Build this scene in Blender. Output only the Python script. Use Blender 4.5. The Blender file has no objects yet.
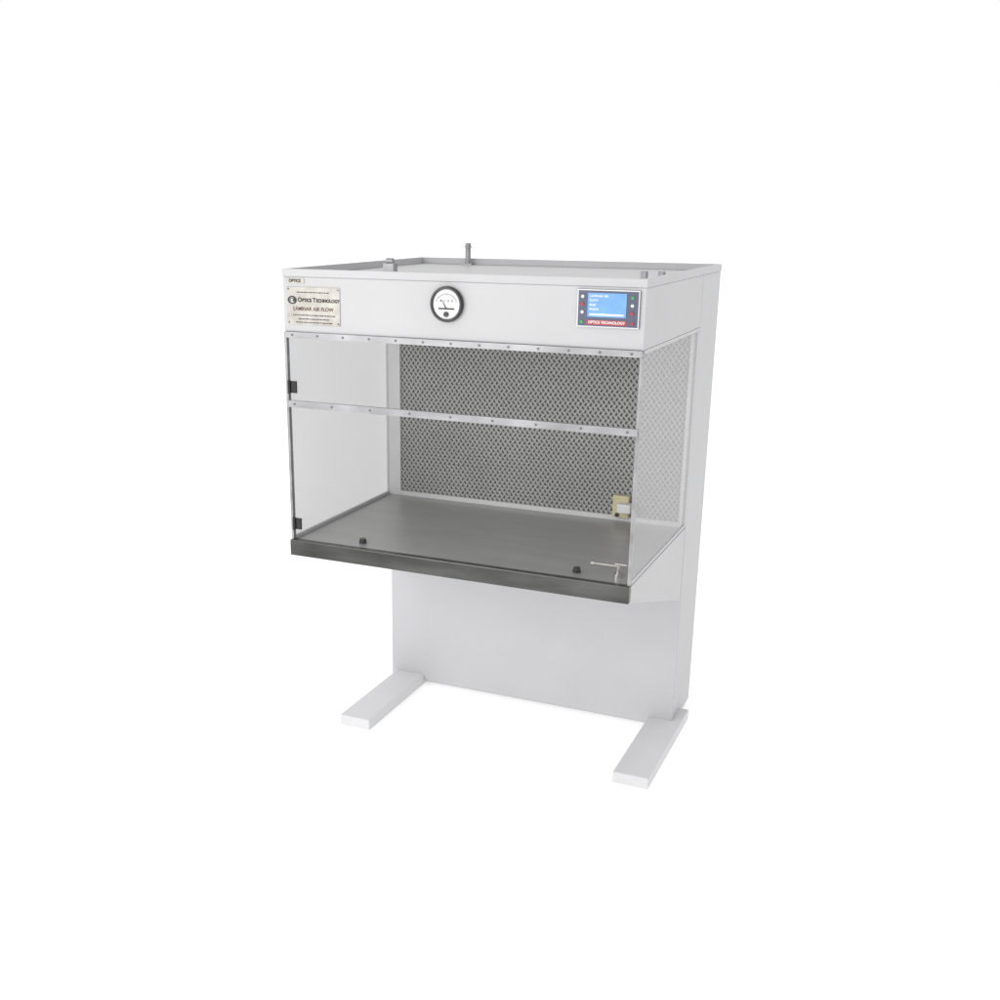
import bpy, bmesh, math, random
from mathutils import Matrix, Vector
random.seed(4)
sc=bpy.context.scene
col=sc.collection
W,D,Yf=1.1,0.948,0.683
Zt,Zh,Zm,Z1,Z0,Zu=1.58,1.398,1.181,0.747,0.698,0.488

# ---------------- materials ----------------
def mat(name,color,rough=.5,metal=0.0,noise=0.0,nscale=6.0,stretch=(1,1,1),bump=0.0,bscale=60,rvar=0.0,spec=.5,emis=0.0):
    m=bpy.data.materials.new(name); m.use_nodes=True
    nt=m.node_tree; b=nt.nodes["Principled BSDF"]
    b.inputs["Base Color"].default_value=(*color,1); b.inputs["Roughness"].default_value=rough
    b.inputs["Metallic"].default_value=metal; b.inputs["Specular IOR Level"].default_value=spec
    tc=nt.nodes.new("ShaderNodeTexCoord"); mp=nt.nodes.new("ShaderNodeMapping")
    mp.inputs["Scale"].default_value=stretch
    nt.links.new(tc.outputs["Object"],mp.inputs["Vector"])
    if noise>0 or rvar>0:
        n=nt.nodes.new("ShaderNodeTexNoise"); n.inputs["Scale"].default_value=nscale; n.inputs["Detail"].default_value=6
        nt.links.new(mp.outputs[0],n.inputs["Vector"])
        r=nt.nodes.new("ShaderNodeValToRGB")
        r.color_ramp.elements[0].position=.3; r.color_ramp.elements[1].position=.7
        r.color_ramp.elements[0].color=(*[c*(1-noise) for c in color],1)
        r.color_ramp.elements[1].color=(*[min(1,c*(1+noise)) for c in color],1)
        nt.links.new(n.outputs["Fac"],r.inputs["Fac"]); nt.links.new(r.outputs["Color"],b.inputs["Base Color"])
        if rvar>0:
            q=nt.nodes.new("ShaderNodeMapRange"); q.inputs["To Min"].default_value=max(.05,rough-rvar); q.inputs["To Max"].default_value=rough+rvar
            nt.links.new(n.outputs["Fac"],q.inputs["Value"]); nt.links.new(q.outputs[0],b.inputs["Roughness"])
    if bump>0:
        n2=nt.nodes.new("ShaderNodeTexNoise"); n2.inputs["Scale"].default_value=bscale; n2.inputs["Detail"].default_value=3
        nt.links.new(mp.outputs[0],n2.inputs["Vector"])
        bp=nt.nodes.new("ShaderNodeBump"); bp.inputs["Strength"].default_value=bump; bp.inputs["Distance"].default_value=.002
        nt.links.new(n2.outputs["Fac"],bp.inputs["Height"]); nt.links.new(bp.outputs[0],b.inputs["Normal"])
    if emis>0:
        b.inputs["Emission Color"].default_value=(1,1,1,1); b.inputs["Emission Strength"].default_value=emis
    return m
paint=mat("white_powder_coat",(.565,.565,.575),.42,noise=.03,nscale=3,bump=.12,bscale=160,rvar=.06,spec=.3)
paint_in=mat("white_inner_paint",(.72,.72,.72),.45,noise=.03)
paint_foot=mat("white_foot_paint",(.72,.72,.73),.45,noise=.03,nscale=5,bump=.1,bscale=120,spec=.3)
steel=mat("satin_steel",(.45,.45,.445),.36,.5,noise=.08,nscale=3,stretch=(.8,6,4),bump=.06,bscale=30,rvar=.06)
darksteel=mat("dark_steel_edge",(.085,.085,.083),.3,.7,noise=.5,nscale=7,stretch=(.5,1,2.5),bump=.15,bscale=10,rvar=.10)
alu=mat("aluminium_strip",(.36,.36,.37),.38,.6,noise=.25,nscale=14,stretch=(.5,1,1),rvar=.08)
mesh_m=mat("perforated_aluminium",(.42,.42,.415),.5,.1,noise=.05,nscale=6,spec=.25)
back_m=mat("grey_filter_pleats",(.27,.27,.27),.8,0,noise=.15,nscale=40)
screwm=mat("dark_screw",(.17,.17,.17),.4,.6,noise=.1)
black=mat("black_plastic",(.015,.015,.017),.3,0,noise=.1)
ringm=mat("gauge_ring",(.03,.03,.032),.3,.2,noise=.1)
platem=mat("engraved_plate",(.44,.42,.385),.4,.4,noise=.22,nscale=25,rvar=.1)
inkm=mat("dark_ink",(.03,.025,.025),.6,noise=.1)
brownm=mat("brown_print",(.13,.06,.05),.5,noise=.05)
redm=mat("red_print",(.50,.05,.06),.5,noise=.05)
greenm=mat("green_print",(.05,.40,.12),.5,noise=.05)
whitem=mat("white_face",(.8,.8,.8),.5,noise=.02)
bluep=mat("blue_grey_fascia",(.10,.11,.17),.35,noise=.08)
lcdm=mat("blue_display",(.18,.40,.80),.25,noise=.12,nscale=30)
lcdt=mat("display_characters",(.8,.88,.95),.5,noise=.02)
cream=mat("cream_plastic",(.66,.6,.36),.45,noise=.06)
chrome=mat("chrome",(.5,.48,.45),.25,.8,noise=.1)
floor_m=mat("glowing_white_sweep",(.8,.8,.8),.8,noise=.01,nscale=1,spec=.0,emis=.45)  # floor is no lamp; emission added to wash out shade around the cabinet
def glass(name,t,base,edge,rough=.05,haze=0.0):
    m=bpy.data.materials.new(name); m.use_nodes=True; nt=m.node_tree
    nt.nodes.clear(); o=nt.nodes.new("ShaderNodeOutputMaterial")
    tr=nt.nodes.new("ShaderNodeBsdfTransparent"); tr.inputs[0].default_value=(t,t,t*1.0,1)
    g=nt.nodes.new("ShaderNodeBsdfGlossy"); g.inputs["Roughness"].default_value=rough; g.inputs[0].default_value=(.85,.85,.85,1)
    f=nt.nodes.new("ShaderNodeLayerWeight"); f.inputs[0].default_value=.3
    mul=nt.nodes.new("ShaderNodeMapRange"); mul.inputs["To Min"].default_value=base; mul.inputs["To Max"].default_value=edge
    pw=nt.nodes.new("ShaderNodeMath"); pw.operation='POWER'; pw.inputs[1].default_value=2.5
    nt.links.new(f.outputs["Facing"],pw.inputs[0]); nt.links.new(pw.outputs[0],mul.inputs["Value"])
    mx=nt.nodes.new("ShaderNodeMixShader"); nt.links.new(mul.outputs[0],mx.inputs[0])
    src=tr
    if haze>0:
        d=nt.nodes.new("ShaderNodeBsdfDiffuse"); d.inputs[0].default_value=(.72,.72,.73,1)
        mh=nt.nodes.new("ShaderNodeMixShader"); mh.inputs[0].default_value=haze
        nt.links.new(tr.outputs[0],mh.inputs[1]); nt.links.new(d.outputs[0],mh.inputs[2]); src=mh
    nt.links.new(src.outputs[0],mx.inputs[1]); nt.links.new(g.outputs[0],mx.inputs[2]); nt.links.new(mx.outputs[0],o.inputs[0])
    return m
glass_f=glass("clear_acrylic",.985,.015,.2)
glass_l=glass("hazy_acrylic",.82,.03,.2,haze=.45)
glass_r=glass("side_acrylic",.95,.03,.25,haze=.48)

# ---------------- helpers ----------------
def finish(bm,name,mats,parent=None,bevel=0,smooth=False,origin=None):
    if bevel>0:
        bmesh.ops.bevel(bm,geom=list(bm.edges),offset=bevel,segments=2,affect='EDGES',profile=.6)
    bmesh.ops.recalc_face_normals(bm,faces=bm.faces)
    me=bpy.data.meshes.new(name)
    if origin is None:
        vs=[v.co for v in bm.verts]
        origin=Vector((sum((min(v[i] for v in vs),max(v[i] for v in vs)))/2 for i in range(3)))
    bmesh.ops.translate(bm,verts=bm.verts,vec=-Vector(origin))
    bm.to_mesh(me); bm.free()
    for mm in (mats if isinstance(mats,list) else [mats]): me.materials.append(mm)
    ob=bpy.data.objects.new(name,me); col.objects.link(ob)
    ob.location=origin
    if parent: setp(ob,parent)
    return ob
def wl(ob):
    v=Vector(ob.location); p=ob.parent
    while p: v+=Vector(p.location); p=p.parent
    return v
def setp(ob,parent):
    loc=Vector(ob.location); ob.parent=parent; ob.location=loc-wl(parent)
def addbox(bm,x0,x1,y0,y1,z0,z1,mi=0):
    vs=[bm.verts.new((x,y,z)) for x in (x0,x1) for y in (y0,y1) for z in (z0,z1)]
    for f in ((0,1,3,2),(4,6,7,5),(0,4,5,1),(2,3,7,6),(0,2,6,4),(1,5,7,3)):
        fc=bm.faces.new([vs[i] for i in f]); fc.material_index=mi
def box(name,x0,x1,y0,y1,z0,z1,m,parent=None,bevel=.0015):
    bm=bmesh.new(); addbox(bm,x0,x1,y0,y1,z0,z1)
    return finish(bm,name,m,parent,bevel)
def addcyl(bm,c,axis,r,h,seg=20,mi=0,r2=None):
    r2=r if r2 is None else r2
    rot={'x':Matrix.Rotation(math.pi/2,4,'Y'),'y':Matrix.Rotation(math.pi/2,4,'X'),'z':Matrix.Identity(4)}[axis]
    g=bmesh.ops.create_cone(bm,cap_ends=True,segments=seg,radius1=r,radius2=r2,depth=h,matrix=Matrix.Translation(c)@rot)
    for v in g['verts']:
        for f in v.link_faces: f.material_index=mi
def cyl(name,c,axis,r,h,m,parent=None,seg=32,bevel=0):
    bm=bmesh.new(); addcyl(bm,c,axis,r,h,seg)
    return finish(bm,name,m,parent,bevel)
def text(name,s,x,y,z,size,m,parent,bold=0.0,sx=1.0,align='CENTER'):
    cu=bpy.data.curves.new(name,'FONT'); cu.body=s; cu.size=size; cu.offset=bold; cu.align_x=align; cu.align_y='CENTER'
    cu.extrude=.0003
    to=bpy.data.objects.new("tmp",cu); col.objects.link(to); bpy.context.view_layer.update()
    me=bpy.data.meshes.new_from_object(to.evaluated_get(bpy.context.evaluated_depsgraph_get()))
    bpy.data.objects.remove(to)
    me.transform(Matrix.Rotation(math.pi/2,4,'X')@Matrix.Diagonal((sx,1,1,1)))
    me.materials.clear(); me.materials.append(m); me.name=name
    ob=bpy.data.objects.new(name,me); col.objects.link(ob); ob.location=(x,y,z)
    setp(ob,parent); return ob
def width(ob): return max(v.co.x for v in ob.data.vertices)

# ---------------- setting ----------------
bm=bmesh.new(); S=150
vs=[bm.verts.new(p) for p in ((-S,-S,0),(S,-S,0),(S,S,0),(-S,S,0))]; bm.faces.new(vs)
g=finish(bm,"ground",floor_m,origin=(0,0,0)); g["kind"]="structure"; g["label"]="seamless white studio floor with added glow"

# ---------------- cabinet ----------------
cab=bpy.data.objects.new("laminar_flow_cabinet",None); col.objects.link(cab)
cab.location=(W/2,D/2,0); cab.empty_display_size=.2
cab["label"]="white painted metal laminar air flow cabinet on floor stand"
cab["category"]="laboratory cabinet"

Zr=Zt-.022
rear=box("rear_housing",0,W,Yf,D,.016,Zr,paint,cab,.003)
box("plinth",.03,W-.03,Yf+.03,D-.02,0,.0155,paint,cab,0)
bm=bmesh.new()
prof=[(0.004,Z0),(0.004,Z1-.004),(Yf-.001,Z1-.004),(Yf-.001,Zu)]
a=[bm.verts.new((0.001,y,z)) for y,z in prof]; b=[bm.verts.new((W-.001,y,z)) for y,z in prof]
bm.faces.new(a); bm.faces.new(b)
for i in range(4): bm.faces.new((a[i],a[(i+1)%4],b[(i+1)%4],b[i]))
finish(bm,"sloping_underside",paint,cab,.0015)
hd=box("header_housing",0,W,0,Yf-.001,Zh,Zr,paint,cab,.003)
bm=bmesh.new(); e=.0015
for q in ((-e,W+e,-e,.012),(-e,W+e,D-.012,D+e),(-e,.012,.0122,D-.0122),(W-.012,W+e,.0122,D-.0122)):
    addbox(bm,q[0],q[1],q[2],q[3],Zr+.0003,Zt)
finish(bm,"roof_rim",paint,hd,.001)
wt=box("worktop",.004,W-.004,.012,Yf-.002,Z1-.0035,Z1+.001,steel,cab,.0005)
box("front_edge",-.001,W+.001,-.012,.0115,Z0,Z1+.002,darksteel,wt,.003)
def strip(name,z0,z1,n,y0=-.006,y1=.004,par=cab):
    bm=bmesh.new(); addbox(bm,.002,W-.002,y0,y1,z0,z1)
    zc=(z0+z1)/2
    for i in range(n):
        x=.03+(W-.06)*i/(n-1); addcyl(bm,(x,y0-.0008,zc),'y',.0034,.002,12,1)
    return finish(bm,name,[alu,screwm],par)
strip("glazing_strip",Zh-.018,Zh-.0005,13)
strip("glazing_strip",Zm-.010,Zm+.010,9)
box("window_upright",0,.008,-.003,.012,Z1+.002,Zh-.0185,alu,cab,.001)
box("window_upright",W-.008,W,-.003,.012,Z1+.002,Zh-.0185,alu,cab,.001)
def pane(name,pts,m):
    bm=bmesh.new(); bm.faces.new([bm.verts.new(p) for p in pts]); return finish(bm,name,m,cab)
for za,zb in ((Zm+.0105,Zh-.019),(Z1+.003,Zm-.0105)):
    pane("front_pane",[(.009,.002,za),(W-.009,.002,za),(W-.009,.002,zb),(.009,.002,zb)],glass_f)
for x,xa,xb,gm in ((.004,0,.009,glass_l),(W-.004,W-.009,W,glass_r)):
    y0,y1,z0,z1=.013,Yf-.026,Z1+.011,Zh-.011
    pane("side_window",[(x,y0,z0),(x,y1,z0),(x,y1,z1),(x,y0,z1)],gm)
    bm=bmesh.new()
    addbox(bm,xa,xb,.0125,Yf-.0015,Zh-.011,Zh-.0005)
    addbox(bm,xa,xb,.0125,Yf-.0015,Z1+.0015,Z1+.011)
    addbox(bm,xa,xb,Yf-.026,Yf-.0015,Z1+.0115,Zh-.0115)
    finish(bm,"side_window_frame",paint,cab)
# filter
fx0,fx1,fz0,fz1=.055,W-.02,Z1+.018,Zh-.012
yb=Yf-.022
bm=bmesh.new()
addbox(bm,.0095,fx0,yb-.004,Yf-.0015,Z1+.0015,Zh-.0005)
addbox(bm,fx1,W-.0095,yb-.004,Yf-.0015,Z1+.0015,Zh-.0005)
addbox(bm,fx0+.0002,fx1-.0002,yb-.004,Yf-.0015,fz1,Zh-.0005)
addbox(bm,fx0+.0002,fx1-.0002,yb-.004,Yf-.0015,Z1+.0015,fz0)
fr=finish(bm,"filter_frame",paint_in,cab)
box("filter_pleats",fx0+.001,fx1-.001,yb+.008,yb+.014,fz0+.001,fz1-.001,back_m,fr,0)
bm=bmesh.new()
cw,ch=.0175,.0122
nc=int((fx1-fx0)/cw); cw=(fx1-fx0)/nc
nr=int((fz1-fz0)/ch); ch=(fz1-fz0)/nr
for r in range(nr):
    zc=fz0+ch*(r+.5); off=.5*(r%2); s=1 if r%2 else -1
    for c in range(nc+(1 if r%2 else 0)):
        x0=fx0+cw*(c-off); x1=x0+cw
        x0=max(x0,fx0); x1=min(x1,fx1)
        if x1-x0<.003: continue
        xc=(x0+x1)/2; hw=(x1-x0)/2; hh=ch/2
        outer=[(-hw,-hh),(0,-hh),(hw,-hh),(hw,0),(hw,hh),(0,hh),(-hw,hh),(-hw,0)]
        inner=[]
        for k in range(8):
            an=math.radians(-135+45*k); j=random.uniform(.97,1.03)
            px=hw*.42*math.cos(an)*j; pz=hh*.62*math.sin(an)*j
            inner.append((px+s*pz*.40,pz))
        jy=random.uniform(-.0004,.0004)
        ov=[bm.verts.new((xc+p[0],yb+(.0015 if k in(1,5) else (-.001 if k in (3,7) else .0)),zc+p[1])) for k,p in enumerate(outer)]
        mv=[bm.verts.new((xc+p[0]*1.2,yb-.0015+jy,zc+p[1]*1.15)) for p in inner]
        iv=[bm.verts.new((xc+p[0],yb+.005,zc+p[1]*.95)) for p in inner]
        for k in range(8):
            l=(k+1)%8
            bm.faces.new((ov[k],ov[l],mv[l],mv[k])); bm.faces.new((mv[k],mv[l],iv[l],iv[k]))
finish(bm,"filter_grille",mesh_m,fr)

for x,z in ((.012,1.215),(.012,.785)):
    bm=bmesh.new(); addbox(bm,x,x+.028,-.009,-.0035,z,z+.036)
    addcyl(bm,(x+.004,-.011,z+.018),'z',.005,.040,12)
    finish(bm,"hinge",black,cab)

for x,y in ((.225,.055),(.925,.06)):
    bm=bmesh.new(); addcyl(bm,(x,y,Z1+.004),'z',.012,.006,24); addcyl(bm,(x,y,Z1+.011),'z',.0115,.010,24,r2=.010)
    finish(bm,"knob",black,wt)
bm=bmesh.new()
addcyl(bm,(1.045,.07,Z1+.006),'z',.014,.010,24); addcyl(bm,(1.045,.07,Z1+.022),'z',.006,.026,16)
addcyl(bm,(1.012,.07,Z1+.032),'x',.005,.075,16); addcyl(bm,(.97,.07,Z1+.032),'x',.008,.012,16)
addbox(bm,1.035,1.07,.065,.075,Z1+.037,Z1+.042)
finish(bm,"gas_tap",chrome,wt)
so=box("power_socket",.86,.915,Yf-.05,yb-.0045,.765,.84,cream,cab,.004)
box("plug",.885,.930,Yf-.085,Yf-.0505,.79,.82,whitem,so,.004)
cyl("socket_button",(.878,Yf-.053,.775),'y',.007,.005,black,so,16)

# roof fittings
bm=bmesh.new()
addbox(bm,.185,.225,.895,.925,Zr+.0003,Zr+.006)
addcyl(bm,(.205,.91,Zr+.035),'z',.010,.06,14); addcyl(bm,(.205,.91,Zr+.068),'z',.013,.016,14,r2=.009)
finish(bm,"lifting_lug",alu,rear)
bm=bmesh.new(); addbox(bm,.19,.225,.28,.31,Zr+.0003,Zr+.03); addcyl(bm,(.207,.295,Zr+.036),'x',.010,.022,16)
finish(bm,"roof_catch",alu,hd)
for x in (1.0,1.05):
    box("roof_catch",x,x+.018,.30,.32,Zr+.0003,Zr+.026,alu,hd,.002)

# name plate
pl=box("name_plate",.014,.194,-.0025,-.0005,1.420,1.529,platem,hd,.0005)
cx=.104; zp=1.491
bm=bmesh.new(); addcyl(bm,(0,0,0),'y',.0155,.0008,36)
bmesh.ops.scale(bm,vec=(1,1,.76),verts=bm.verts); bmesh.ops.translate(bm,vec=(.033,-.003,zp),verts=bm.verts)
finish(bm,"logo_emblem",black,pl)
bm=bmesh.new(); n=28
# open crescent ring around the letter
ro_=[];ri_=[]
for k in range(n):
    an=math.radians(40+290*k/(n-1))
    ro_.append(bm.verts.new((.033+.0082*math.cos(an),-.0036,zp+.0078*math.sin(an))))
    ri_.append(bm.verts.new((.033+.0072*math.cos(an),-.0036,zp+.0068*math.sin(an))))
for k in range(n-1): bm.faces.new((ro_[k],ro_[k+1],ri_[k+1],ri_[k]))
finish(bm,"logo_ring",whitem,pl)
text("logo_letter","t",.033,-.0037,zp,.017,whitem,pl,.0005,1.15)
def smallcaps(words,x,y,z,big,m,par,bold,nm="plate_text",sx=.95):
    for wd in words:
        a=text(nm,wd[0],x,y,z+big*.05,big,m,par,bold,sx,'LEFT'); x+=width(a)+.0012
        b=text(nm,wd[1:],x,y,z,big*.76,m,par,bold,sx,'LEFT'); x+=width(b)+.0045
    return x
smallcaps(["OPTICS","TECHNOLOGY"],.052,-.0028,zp,.0176,inkm,pl,.0006)
text("plate_text","LAMINAR AIR FLOW",cx,-.0028,1.466,.0150,brownm,pl,.0003)
for z,w_ in ((1.514,.11),(1.448,.14),(1.437,.10),(1.427,.12)):
    bm=bmesh.new(); x=cx-w_/2
    while x<cx+w_/2:
        l=random.uniform(.004,.014); addbox(bm,x,min(x+l,cx+w_/2+.004),-.0030,-.0024,z-.0013,z+.0013); x+=l+.0022
    finish(bm,"fine_print",inkm,pl)
for (x,z) in ((.02,1.523),(.188,1.523),(.02,1.426),(.188,1.426)):
    cyl("screw",(x,-.0028,z),'y',.0028,.0015,screwm,pl,10)
sm=box("small_label",.012,.075,-.0020,-.0005,1.539,1.553,platem,hd,0)
text("label_text","OPTICS",.043,-.0023,1.546,.012,inkm,sm,.0004)

# gauge
gx,gz=.538,1.497
bm=bmesh.new()
n=48; rings=[(.049,-.0005),(.049,-.012),(.0470,-.016),(.0425,-.016),(.0405,-.010)]
vr=[[bm.verts.new((gx+r*math.cos(2*math.pi*k/n),y,gz+r*math.sin(2*math.pi*k/n))) for k in range(n)] for r,y in rings]
for i in range(len(rings)-1):
    for k in range(n): bm.faces.new((vr[i][k],vr[i][(k+1)%n],vr[i+1][(k+1)%n],vr[i+1][k]))
gauge=finish(bm,"pressure_gauge",ringm,hd)
cyl("gauge_dial",(gx,-.007,gz),'y',.0415,.005,whitem,gauge,48)
bm=bmesh.new()
for k in range(31):
    an=math.radians(155-130*k/30); L=.007 if k%5==0 else .004
    c=Vector((math.cos(an),0,math.sin(an))); t=Vector((-math.sin(an),0,math.cos(an)))*.0004
    p0=Vector((gx,-.0098,gz-.006))+c*.036; p1=p0-c*L
    bm.faces.new([bm.verts.new(v) for v in (p0+t,p0-t,p1-t,p1+t)])
addbox(bm,gx-.024,gx+.024,-.0105,-.0096,gz-.014,gz-.010)
finish(bm,"dial_marks",inkm,gauge)
bm=bmesh.new(); v=[bm.verts.new(p) for p in ((gx-.0015,-.0112,gz-.014),(gx+.002,-.0112,gz-.012),(gx-.016,-.0112,gz+.017))]; bm.faces.new(v)
finish(bm,"gauge_needle",inkm,gauge)
text("dial_text","0   1   2   3",gx,-.0100,gz+.009,.0085,inkm,gauge,.0002)
cyl("zero_screw",(gx,-.012,gz-.027),'y',.007,.005,black,gauge,20)

# control panel
cp=box("control_panel",.916,1.085,-.006,-.0005,1.453,1.551,bluep,hd,.0015)
bm=bmesh.new()
for a in ((.9165,1.0845,1.5478,1.5505),(.9165,1.0845,1.4535,1.4562),(.9165,.9192,1.4565,1.5475),(1.0818,1.0845,1.4565,1.5475)):
    addbox(bm,a[0],a[1],-.0068,-.0058,a[2],a[3])
finish(bm,"panel_border",whitem,cp)
scr=box("display_screen",.945,1.050,-.0075,-.006,1.480,1.542,lcdm,cp,.0005)
for s_,zz,sz in (("LAMINAR AIR",1.534,.0085),("FLOW",1.523,.0085),("00:00",1.511,.0080),("00:00:00",1.500,.0075)):
    text("display_text",s_,.950,-.0079,zz,sz,lcdt,scr,.0002,1,'LEFT')
box("display_bar",.951,1.044,-.0079,-.0074,1.484,1.489,lcdt,scr,0)
box("brand_strip",.944,1.052,-.0068,-.0058,1.4600,1.4720,redm,cp,0)
text("panel_text","OPTICS TECHNOLOGY",.998,-.0072,1.4662,.0098,whitem,cp,.0003,.98)
for x,z,m_ in [(.931,1.532,whitem),(.931,1.512,redm),(.931,1.492,whitem),(1.066,1.532,greenm),(1.066,1.512,whitem),(1.066,1.492,redm),(.930,1.4665,greenm),(1.068,1.4665,redm)]:
    cyl("button",(x,-.0075,z),'y',.0042,.003,m_,cp,16)

for x0 in (.020,1.016):
    box("foot",x0,x0+.116,.238,Yf+.02 if x0<.5 else Yf+.12,.0,.039,paint_foot,cab,.0025)

# ---------------- light ----------------
w=bpy.data.worlds.new("World"); sc.world=w; w.use_nodes=True
nt=w.node_tree; bg=nt.nodes["Background"]; bg.inputs[1].default_value=1.0
tc=nt.nodes.new("ShaderNodeTexCoord"); vm=nt.nodes.new("ShaderNodeVectorMath"); vm.operation='DOT_PRODUCT'
vm.inputs[1].default_value=Vector((1,-.15,.1)).normalized()
cr=nt.nodes.new("ShaderNodeMapRange"); cr.inputs["From Min"].default_value=.25; cr.inputs["From Max"].default_value=.9
cr.inputs["To Min"].default_value=1.0; cr.inputs["To Max"].default_value=.55  # world dimmed on the unseen right, added to darken the cabinet side
cc=nt.nodes.new("ShaderNodeCombineColor")
nt.links.new(tc.outputs["Generated"],vm.inputs[0]); nt.links.new(vm.outputs["Value"],cr.inputs["Value"])
for i in range(3): nt.links.new(cr.outputs[0],cc.inputs[i])
nt.links.new(cc.outputs[0],bg.inputs[0])
def area(name,loc,target,size,energy):
    l=bpy.data.lights.new(name,'AREA'); l.size=size; l.energy=energy; l.color=(1,.99,.98)
    o=bpy.data.objects.new(name,l); col.objects.link(o); o.location=loc
    o.rotation_euler=(Vector(target)-Vector(loc)).to_track_quat('-Z','Y').to_euler()
area("added_front_light",(-.8,-2.8,1.9),(.5,.3,.9),1.4,36)  # unseen soft light, added to set the front apart from the side

# ---------------- camera ----------------
cam=bpy.data.cameras.new("camera"); co=bpy.data.objects.new("camera",cam); col.objects.link(co); sc.camera=co
ya,pi_,ro=.429,.304,.004
F=Vector((-math.sin(ya)*math.cos(pi_),math.cos(ya)*math.cos(pi_),-math.sin(pi_)))
R=Vector((math.cos(ya),math.sin(ya),0)); U=R.cross(F)
R2=R*math.cos(ro)+U*math.sin(ro); U2=-R*math.sin(ro)+U*math.cos(ro)
M=Matrix(((R2.x,U2.x,-F.x,1.848),(R2.y,U2.y,-F.y,-2.896),(R2.z,U2.z,-F.z,1.750),(0,0,0,1)))
co.matrix_world=M
cam.sensor_width=36; cam.lens=1116.032/1000*36; cam.shift_x=.058; cam.shift_y=.059; cam.clip_end=1000
sc.view_settings.view_transform='Standard'; sc.view_settings.look='None'; sc.view_settings.exposure=0
